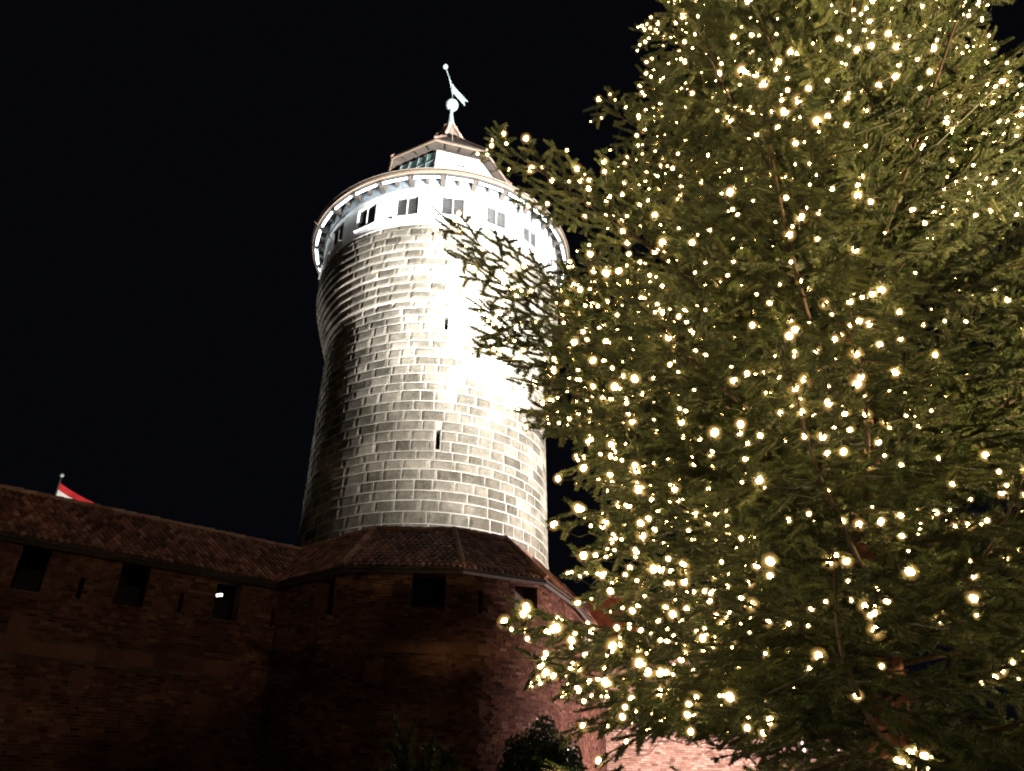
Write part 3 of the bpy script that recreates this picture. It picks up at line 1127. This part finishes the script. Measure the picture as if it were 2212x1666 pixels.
floodlight((23.0, 7.0, 9.0), (-3.6, 30.0, 31.0), LAMP['flood_far'], 42, 1.0, (1.0, .98, .95), 'mast floodlight standing clear of the castle wall beyond the fir tree')
floodlight((9.0, 24.5, 9.6), (-3.2, 29.4, 26.6), LAMP['flood_up'], 40, 1.0, (1.0, .97, .92), 'mast floodlight behind the fir tree, aimed at the tower head')
floodlight((12.0, 30.5, 9.0), (-1.0, 33.0, 21.0), LAMP['flood_side'], 80, .9, (1.0, .96, .90), 'mast floodlight behind the castle wall, aimed at the tower shaft')
floodlight((17.0, 13.5, 9.0), (-3.0, 31.0, 19.5), LAMP['flood_front'], 40, 1.0, (1.0, .95, .87), 'mast floodlight aimed at the middle of the tower shaft')
floodlight((-20.0, 46.0, 9.5), (-9.5, 37.0, 22.0), LAMP['flood_back'], 60, .8, (1.0, .96, .90), 'mast floodlight by the flagpole behind the left wall')


floodlight((8.4, -.8, 3.2), (3.9, 6.6, 7.6), LAMP['flood_tree'], 76, 1.0, (1.0, .68, .32), 'added low fill lamp on a mast, aimed up at the fir tree')  # unseen fill lamp, added to bring out the fir's needles
floodlight((-6.5, 1.0, 1.6), (2.8, 6.4, 7.0), LAMP['tree_fill2'], 58, .7, (1.0, .72, .36), 'added low fill lamp on a mast, across the square from the fir tree')  # second unseen fill lamp, added for the fir's left side
floodlight((-19.5, 31.0, 9.0), (FT[0] + 1.2, FT[1], FT[2] - 2.2), LAMP['flood_flag'], 18, .6, (1.0, .93, .85), 'mast floodlight behind the left wall, aimed at the flag')


def street_lamp(loc, power, col, label, rad=.12):
    loc = np.asarray(loc, float)
    t = thing('street_lamp', (loc[0], loc[1], 0), label, 'street lamp')
    x, y, zz = loc
    obj('post', lathe([(.13, 0), (.13, .4), (.07, .5), (.05, zz - .42), (.09, zz - .38), (.09, zz - .34)], (x, y), 10), M['iron'], t, smooth=True)
    obj('roof', lathe([(.03, zz + .62), (.10, zz + .52), (.30, zz + .36), (.30, zz + .33), (.05, zz + .33)], (x, y), 12), M['iron'], t)
    for k in range(4):
        an = k * math.pi / 2 + .4
        obj('bar', tube([(x + .09 * math.cos(an), y + .09 * math.sin(an), zz - .36), (x + .24 * math.cos(an), y + .24 * math.sin(an), zz + .34)], .012, 4), M['iron'], t)
    ld = bpy.data.lights.new('lamp', 'POINT')
    ld.energy = power
    ld.color = col
    ld.shadow_soft_size = rad
    o = bpy.data.objects.new('lamp', ld)
    COL.objects.link(o)
    o.parent = t
    o.location = (0, 0, zz)
    return t


P3 = np.array([-1.5, 22.9, 7.8])
LS = np.array([8.0, -14.0, 7.8])
street_lamp(LS, LAMP['street'], (1.0, .70, .48), 'tall street lamp behind the small house facing the castle')
street_lamp((17.0, 39.0, 9.0), LAMP['roof_fill'], (1.0, .70, .50), 'added fill lamp in the castle yard before the orange-roofed house')  # unseen lamp, added to brighten the orange roof
street_lamp((9.8, 27.6, 4.0), LAMP['street_pink'], (1.0, .72, .66), 'street lamp behind the fir tree by the castle wall')

# house opposite the castle: its gable and chimneys throw the stepped shadow on the brick wall
hd = (P3 - LS) / np.linalg.norm(P3 - LS)
sd = np.array([hd[1], -hd[0], 0])
h2 = thing('opposite_house', LS + hd * 8 - [0, 0, LS[2]], 'plain rendered house with two chimneys whose gable shadow falls on the castle', 'house')
rp0, rp1 = LS + hd * 4.2, LS + hd * 11.0
hwid, pit = 3.6, .47
V = []
for rp in (rp0, rp1):
    V += [rp, rp - sd * hwid - [0, 0, hwid * pit], rp + sd * hwid - [0, 0, hwid * pit]]
V = np.array(V)
obj('roof', (np.concatenate([V, V - [0, 0, .12]]), [(0, 3, 4, 1), (0, 2, 5, 3), (6, 7, 10, 9), (6, 9, 11, 8), (1, 4, 10, 7), (2, 8, 11, 5), (0, 1, 7, 6), (0, 6, 8, 2), (3, 9, 10, 4), (3, 5, 11, 9)]),
    M['tile'], h2, tone=.5)
W = []
for rp in (rp0 + hd * .3, rp1 - hd * .3):
    for s in (-1, 1):
        q = rp + sd * s * (hwid - .3) - [0, 0, (hwid - .3) * pit + .13]
        W += [q, np.array([q[0], q[1], 0])]
    W.append(rp - [0, 0, .14])
W = np.array(W)
obj('wall', (W, [(0, 1, 6, 5), (2, 7, 8, 3), (0, 4, 2, 3, 1), (5, 6, 8, 7, 9)]), M['render_house'], h2)
for tgt, wd in ((np.array([-11.1, 22.0, 4.05]), .20), (np.array([-9.9, 22.9, 4.75]), .16)):
    q = LS + (tgt - LS) * .27
    base = q[2] - 1.3
    obj('chimney', box((q[0], q[1], (q[2] + base) / 2), (wd, wd, q[2] - base), rz=.3), M['brick'], h2, tone=.4)

# ---------------------------------------------------------------- fir foliage
TONES = []
NL, NW = .042, .0085


def twig_needles(p0, d, n_up, length, dens, rng, out, nl=.042, nw=.0085, curve=0.0):
    n = max(6, int(length * dens))
    t = (np.arange(n) + rng.random(n)) / n
    d = d / np.linalg.norm(d)
    s = np.cross(d, n_up); s /= np.linalg.norm(s) + 1e-9
    u = np.cross(s, d)
    base = p0 + np.outer(t * length, d) + np.outer(curve * (t * length) ** 2, u)
    phi = np.where(rng.random(n) < .60, rng.normal(0.15, .42, n), rng.uniform(-.9, 1.57, n))
    sgn = np.where(rng.random(n) < .5, -1, 1)
    rad = s[None, :] * (np.cos(phi) * sgn)[:, None] + u[None, :] * np.sin(phi)[:, None]
    fw = .50 + .55 * t ** 3 + rng.uniform(-.12, .12, n)
    dr = rad + d[None, :] * fw[:, None]
    dr /= np.linalg.norm(dr, axis=1)[:, None]
    ln = nl * (1.05 - .35 * t ** 2) * rng.uniform(.8, 1.15, n)
    side = np.cross(dr, u[None, :] + .6 * rng.normal(0, 1, (n, 3)))
    side /= np.linalg.norm(side, axis=1)[:, None] + 1e-9
    a = base - side * nw / 2
    b = base + side * nw / 2
    c = base + dr * ln[:, None]
    out.append(np.stack([a, b, c], 1))
    tn = float(np.clip(rng.normal(.27, .20), 0, .68))
    TONES.append(np.clip(tn + rng.normal(0, .05, n), 0, .7))


def make_branch(L, seed, dens=860, bare=.16):
    """a fir bough along +X: limb and side shoots, needles, and places where bulbs can hang"""
    rng = np.random.default_rng(seed)
    TONES.clear()
    wood, need, spots = [], [], []
    m = 14
    s = np.linspace(0, L, m)
    sag = rng.uniform(.03, .12)
    wig = np.cumsum(np.cumsum(rng.normal(0, .008 * L / 3, m)))
    wig = wig - wig[0] - (wig[-1] - wig[0]) * s / L
    pts = np.stack([s, wig, -sag * s * (1 - s / L) * 2.2 + .02 * (s / L) ** 3 * L], -1)
    wood.append(tube(pts, .004 + .0062 * L * (1 - s / L) ** .8, 7))
    ip = lambda q: np.array([np.interp(q, s, pts[:, k]) for k in range(3)])
    up = np.array([0, 0, 1.0])

    def shoot_at(p, d, ln, f=1.0):
        d = d / np.linalg.norm(d)
        twig_needles(p, d, up + rng.normal(0, .25, 3), ln, dens, rng, need, nl=NL * f, nw=NW, curve=rng.uniform(-.3, .5))
        wood.append(tube([p, p + d * ln * .9], [.009, .005], 5, cap=False))

    q = bare * L
    side = 1
    while q < L - .08:
        l2 = min(1.15, .50 * (L - q) + .20) * rng.uniform(.62, 1.12)
        if rng.random() < .12:
            l2 *= .45
        o = ip(q)
        an = math.radians(rng.uniform(38, 64)) * side
        dz = rng.uniform(-.42, .12)
        d = np.array([math.cos(an), math.sin(an), dz]); d /= np.linalg.norm(d)
        mid = o + d * l2 * .5
        tip = mid + (d + np.array([.15, 0, rng.uniform(-.15, .12)])) * l2 * .5
        wood.append(tube([o, mid, tip], [.004 + .006 * l2, .003 + .003 * l2, .002], 4, cap=False))
        shoot_at(o + (mid - o) * .3, mid - o, l2 * .37)
        shoot_at(mid, tip - mid, np.linalg.norm(tip - mid))
        spots += [(tip, q), (mid, q), (o + (mid - o) * .5, q), (mid + (tip - mid) * .5, q)]
        w = .10
        sd2 = 1
        while w < l2 - .05:
            f = w / l2
            p = mid * (2 * f) + o * (1 - 2 * f) if f < .5 else mid * (2 - 2 * f) + tip * (2 * f - 1)
            l3 = min(.36, .45 * (l2 - w) + .10) * rng.uniform(.65, 1.2)
            a2 = math.radians(rng.uniform(36, 62)) * sd2
            dd = np.array([math.cos(a2) * d[0] - math.sin(a2) * d[1], math.sin(a2) * d[0] + math.cos(a2) * d[1], dz * .5 + rng.uniform(-.55, .22)])
            shoot_at(p, dd, l3)
            sd2 = -sd2
            w += rng.uniform(.062, .098)
        # short shoots hanging under and standing over the limb
        if rng.random() < .75:
            aa = rng.uniform(-1.2, 1.2)
            shoot_at(o, np.array([.9, math.sin(aa) * .6, -math.cos(aa) * rng.choice([1, 1, 1, -.7])]), rng.uniform(.13, .30), .95)
        side = -side
        q += rng.uniform(.095, .165)
    shoot_at(ip(L - .42 if L > 1 else L * .5), pts[-1] - pts[-3], .46)
    for qq in np.arange(.35 * L, L, .22):
        spots.append((ip(qq), qq))
    V, F = merge(wood)
    nmain = len(wood[0][1])
    tri = np.concatenate(need)
    n = len(tri)
    NVv = tri.reshape(-1, 3)
    NF = np.arange(3 * n).reshape(-1, 3)
    tone = np.repeat(np.concatenate(TONES), 3)
    tone[2::3] += .06
    me_w = new_mesh('branch', V, F, [M['limb'], M['twig']], smooth=True, fmat=[0] * nmain + [1] * (len(F) - nmain))
    me_n = new_mesh('foliage', NVv, NF, M['needle'], tone=tone)
    return me_w, me_n, spots


CLASSES = [1.2, 2.0, 2.8, 3.6, 4.4, 5.0]
TEMPL = {L: [make_branch(L, int(L * 100) + k) for k in range(3)] for L in CLASSES}

# ---------------------------------------------------------------- the lit fir tree
BASE = np.array([2.9, 7.0, 0.0])
LEAN = np.array([.1387, 0.0, 1.0])
HT = 19.5


def trunk_at(zz):
    return BASE + LEAN * zz


tree = thing('christmas_tree', BASE, 'huge dense green fir tree covered in warm white fairy lights beside the tower', 'tree')
zz = np.linspace(0, HT, 40)
obj('trunk', tube(np.array([trunk_at(v) for v in zz]) + np.stack([.03 * np.sin(zz * 1.7), .03 * np.cos(zz * 1.3), 0 * zz], -1), .19 * (1 - zz / (HT + .3)) ** .8 + .012, 12),
    M['bark'], tree, smooth=True)

CONT_Y = [-200, 0, 150, 215, 260, 300, 360, 420, 470, 560, 620, 680, 760, 830, 900, 1000, 1080, 1110, 1180, 1250, 1285, 1340, 1365, 1400, 1480, 1540, 1580, 1620, 1660, 1800]
CONT_X = [1390, 1385, 1375, 1320, 1350, 1380, 1350, 1270, 1230, 1215, 1195, 1140, 1140, 1210, 1230, 1235, 1270, 1245, 1280, 1320, 1420, 1420, 1260, 1160, 1170, 1400, 1600, 1720, 1780, 1800]


def radius(zz):
    return float(np.interp(zz, [0, 1.5, 3, 6, 8, 10, 12.7, 16, 19.4], [3.4, 4.3, 4.5, 4.5, 4.1, 3.4, 2.8, 1.7, .25]))


ALLB = []


def add_branch(start, tip, roll=0.0, bulbs=True, parent=None, rng=random, wide=1.0):
    start, tip = np.asarray(start, float), np.asarray(tip, float)
    d = tip - start
    ln = float(np.linalg.norm(d))
    L = min(CLASSES, key=lambda c: abs(math.log(c / ln)))
    me_w, me_n, spots = TEMPL[L][rng.randrange(3)]
    x = Vector(d / ln)
    upv = Vector((0, 0, 1))
    y = upv.cross(x).normalized()
    z_ = x.cross(y)
    R = Matrix((x, y, z_)).transposed().to_4x4() @ Matrix.Rotation(roll, 4, 'X')
    par = parent or tree
    o = bpy.data.objects.new('branch', me_w)
    COL.objects.link(o)
    o.parent = par
    sc = ln / L
    mw = Matrix.Translation(Vector(start - WLOC[par.name])) @ R @ Matrix.Diagonal((sc, wide * min(1.1, max(.9, sc)), min(1.1, max(.9, sc)), 1))
    o.matrix_local = mw
    fo = bpy.data.objects.new('foliage', me_n)
    COL.objects.link(fo)
    fo.parent = o
    if bulbs:
        wm = Matrix.Translation(Vector(WLOC[par.name])) @ mw
        ALLB.append((wm, spots, ln))
    return o


# boughs whose tips can be picked out against the tower and the sky
for px, py, Y, dz, roll in ((1282, 222, 6.4, -1.2, .0), (1045, 292, 5.0, -1.5, .25), (1245, 385, 5.3, -1.5, .1), (932, 462, 4.4, -1.5, .5), (1015, 655, 4.6, -1.0, .5), (1000, 560, 4.6, -1.3, .5),
                            (1045, 715, 4.8, -.7, -.1), (1160, 800, 5.0, -.6, .2), (1225, 1105, 5.2, -.4, 0), (1095, 1335, 5.0, .2, 0), (1125, 1445, 5.1, .5, 0),
                            (1255, 1240, 5.6, -.2, .2), (1170, 1690, 4.9, .5, 0), (1240, 950, 5.2, -.5, -.2), (1370, 60, 7.0, -1.2, 0), (1345, 340, 6.0, -1.3, .3),
                            (1215, 570, 5.2, -1.2, .8), (1400, 1330, 5.4, -.1, .1), (1290, 1420, 5.0, .3, -.1)):
    tip = at_y(px, py, Y)
    st = trunk_at(max(.8, tip[2] + dz))
    add_branch(st, tip, roll, wide=.5 if px in (932, 1000, 1030, 1015) else .65 if px in (1045, 1150) else 1.0)

rb = random.Random(5)
zc = .75
ph = 0.0
while zc < 19.2:
    R = radius(zc)
    n = 6
    ph += .5
    for k in range(n):
        az = ph + 2 * math.pi * (k + rb.uniform(-.3, .3)) / n
        ln = R * rb.uniform(.70, 1.0)
        el = math.radians(float(np.interp(zc, [1, 3, 6, 10, 14, 19], [0, 8, 14, 22, 32, 60])) + rb.uniform(-7, 7))
        st = trunk_at(zc + rb.uniform(-.18, .18))
        dv = np.array([math.cos(az) * math.cos(el), math.sin(az) * math.cos(el), math.sin(el)])
        ok = False
        for _ in range(14):
            tip = st + dv * ln
            good = True
            for f in (1.0, .85, .7):
                pp = proj(st + dv * ln * f)
                wpx = .35 * FPX / PS / max(pp[2], .5) * (1.2 - f)
                if pp[0] - wpx < np.interp(pp[1], CONT_Y, CONT_X) and -300 < pp[1] < 1800:
                    good = False
                if pp[1] < 170 and pp[0] + wpx > 2175 and pp[1] > -400:
                    good = False
                d3 = st + dv * ln * f - np.array([0, 0, CAM_Z])
                if np.linalg.norm(d3) < 2.3:
                    good = False
            if good:
                ok = True
                break
            ln *= .9
        if ln < .8:
            continue
        if ok:
            add_branch(st, st + dv * ln, rb.uniform(-.35, .35), rng=rb)
    for k in range(4):                                  # short inner boughs that hide the trunk
        az = ph * 1.7 + 2.1 * k + rb.uniform(-.4, .4)
        st = trunk_at(zc + rb.uniform(0, .4))
        ln = min(R, rb.uniform(.9, 1.5))
        el = rb.uniform(-.1, .5)
        add_branch(st, st + ln * np.array([math.cos(az) * math.cos(el), math.sin(az) * math.cos(el), math.sin(el)]), rb.uniform(-.5, .5), bulbs=rb.random() < .4, rng=rb)
    zc += .52 if zc < 13 else .62

# ---------------------------------------------------------------- strings of fairy lights
parts_ = [ball((0, 0, 0), .0115, 6, 4, 1.25), lathe([(.006, -.016), (.007, -.034), (.001, -.035)], (0, 0), 6), ball((0, 0, 0), .017, 10, 6), ball((0, 0, 0), .0225, 10, 6), ball((0, 0, 0), .029, 10, 6)]  # bulb, socket, then three glowing shells added for the halo
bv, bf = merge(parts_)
BULB = new_mesh('bulb', bv, bf, [M['bulb'], M['cable'], M['glow_shell'], M['glow_shell_rim'], M['glow_shell_edge']], smooth=True, fmat=sum([[k] * len(p[1]) for k, p in enumerate(parts_)], []))
rl = random.Random(3)
strings = []
cur = []
for wm, spots, ln in ALLB:
    nb = max(2, int(ln * rl.choice((4.0, 7.5, 12.0, 17.0))))
    outer = [s for s in spots if s[1] > .42 * ln]
    pick = rl.sample(outer, min(nb, len(outer)))
    pick.sort(key=lambda s: s[1])
    for p, q in pick:
        w = wm @ Vector(p)
        if w.y > 8.2 or w.z > 15.5:
            continue                                  # the far side of the tree is not seen
        cur.append(np.array(w) + np.array([rl.uniform(-.02, .02), rl.uniform(-.02, .02), rl.uniform(-.02, .025)]))
    if len(cur) > 240:
        strings.append(cur)
        cur = []
if cur:
    strings.append(cur)
for st in strings:
    s = thing('light_string', st[0], 'string of warm white fairy lights wound through the big fir tree', 'fairy lights', 'fairy light strings on the fir tree')
    run = [st[0] - [0, 0, .02]]
    for a, b in zip(st[:-1], st[1:]):
        if b is not None and np.linalg.norm(b - a) < 1.3:
            run += [(a + b) / 2 - np.array([0, 0, .06 + .1 * np.linalg.norm(b - a)]), b - [0, 0, .02]]
        else:
            if len(run) > 1:
                obj('cable', tube(run, .0028, 3, cap=False), M['cable'], s)
            run = [b - [0, 0, .02]] if b is not None else []
    if len(run) > 1:
        obj('cable', tube(run, .0028, 3, cap=False), M['cable'], s)
    off = WLOC[s.name]
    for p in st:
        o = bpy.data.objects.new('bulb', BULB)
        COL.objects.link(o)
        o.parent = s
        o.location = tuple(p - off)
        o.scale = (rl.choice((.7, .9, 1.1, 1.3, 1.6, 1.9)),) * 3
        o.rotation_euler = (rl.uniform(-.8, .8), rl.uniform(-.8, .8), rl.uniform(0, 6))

# ---------------------------------------------------------------- small unlit fir in front
tp_ = at_y(905, 1560, 2.3)
sap = thing('small_fir', (tp_[0] + .02, 2.45, 0), 'small unlit fir whose dark top shoots rise before the bastion', 'tree')
tv = np.linspace(0, tp_[2] - .05, 12)
obj('trunk', tube(np.stack([np.full(12, tp_[0] + .02), np.full(12, 2.45), tv], -1), .028 * (1 - tv / 2.2) + .003, 8), M['bark'], sap, smooth=True)


def shoot(st, tip, seed, nl=.027):
    """one fat fir shoot: stem and a full brush of needles, with two short side shoots"""
    rng = np.random.default_rng(seed)
    st, tip = np.asarray(st, float), np.asarray(tip, float)
    d = tip - st
    ln = np.linalg.norm(d)
    need, wood = [], []
    TONES.clear()
    side = np.cross(d, [0, 1, 0]); side /= np.linalg.norm(side)
    for a, b in ((st, tip), (st + d * .45, st + d * .72 + side * ln * .24), (st + d * .5, st + d * .75 - side * ln * .22)):
        wood.append(tube([a, (a + b) / 2, b], [.0035, .0028, .0015], 5))
        for up_ in ((0, -1, .2), (0, 1, .2)):
            twig_needles(a, b - a, np.array(up_, float), np.linalg.norm(b - a), 900, rng, need, nl=nl, nw=.0024)
    o = obj('branch', merge(wood), M['twig'], sap, smooth=True)
    tri = np.concatenate(need)
    obj('foliage', (tri.reshape(-1, 3), np.arange(len(tri) * 3).reshape(-1, 3)), M['needle'], o, tone=np.repeat(np.concatenate(TONES), 3))


root = np.array([tp_[0] + .02, 2.45, 0])
for k, (px, py, z0) in enumerate(((846, 1545, 1.66), (935, 1590, 1.72), (985, 1612, 1.70), (838, 1602, 1.63), (912, 1640, 1.68), (1000, 1660, 1.64))):
    tip = at_y(px, py, 2.36)
    st = root + [0, 0, z0]
    shoot(st + (tip - st) * .2, tip, 40 + k)
for k in range(16):
    z0 = .40 + k * .075
    an = k * 2.4
    r_ = .42 * (1.75 - z0) + .05
    shoot(root + [0, 0, z0], root + [r_ * math.cos(an), r_ * math.sin(an), z0 + .04], 70 + k)

# ---------------------------------------------------------------- dark shrub at the wall's foot
rs = np.random.default_rng(4)
sc_ = at_y(1165, 1650, 19.0)
shrub = thing('shrub', (sc_[0], 19.0, 0), 'dark rounded leafy shrub in front of the bastion foot', 'shrub')
hz = at_y(1165, 1572, 19.0)[2]
obj('stem', merge([tube([(sc_[0], 19, 0), (sc_[0] + dx, 19 + dy, hz * .55)], [.08, .03], 6) for dx, dy in ((-.5, .2), (.4, -.2), (0, .5), (.1, -.4))]), M['bark'], shrub)
n = 26000
u = rs.normal(0, 1, (n, 3)); u[:, 2] = np.sign(u[:, 2]) * np.abs(u[:, 2]) ** .7; u /= np.linalg.norm(u, axis=1)[:, None]
lump = 1 + .12 * np.sin(u[:, 0] * 7 + 1) * np.cos(u[:, 2] * 6) + .08 * np.sin(u[:, 1] * 13)
rr = (rs.random(n) ** .35) * lump
half = (at_y(1285, 1650, 19.0)[0] - at_y(1060, 1650, 19.0)[0]) / 2
pc = u * rr[:, None] * np.array([half, half, hz * .5]) + np.array([sc_[0], 19, hz * .52])
dv = rs.normal(0, 1, (n, 3)); dv /= np.linalg.norm(dv, axis=1)[:, None]
sv = np.cross(dv, rs.normal(0, 1, (n, 3))); sv /= np.linalg.norm(sv, axis=1)[:, None]
q = np.stack([pc - sv * .03, pc + dv * .06, pc + sv * .03, pc - dv * .06], 1)
o = obj('leaves', (q.reshape(-1, 3), np.arange(4 * n).reshape(-1, 4)), M['needle'], shrub, tone=.15, kind='stuff')
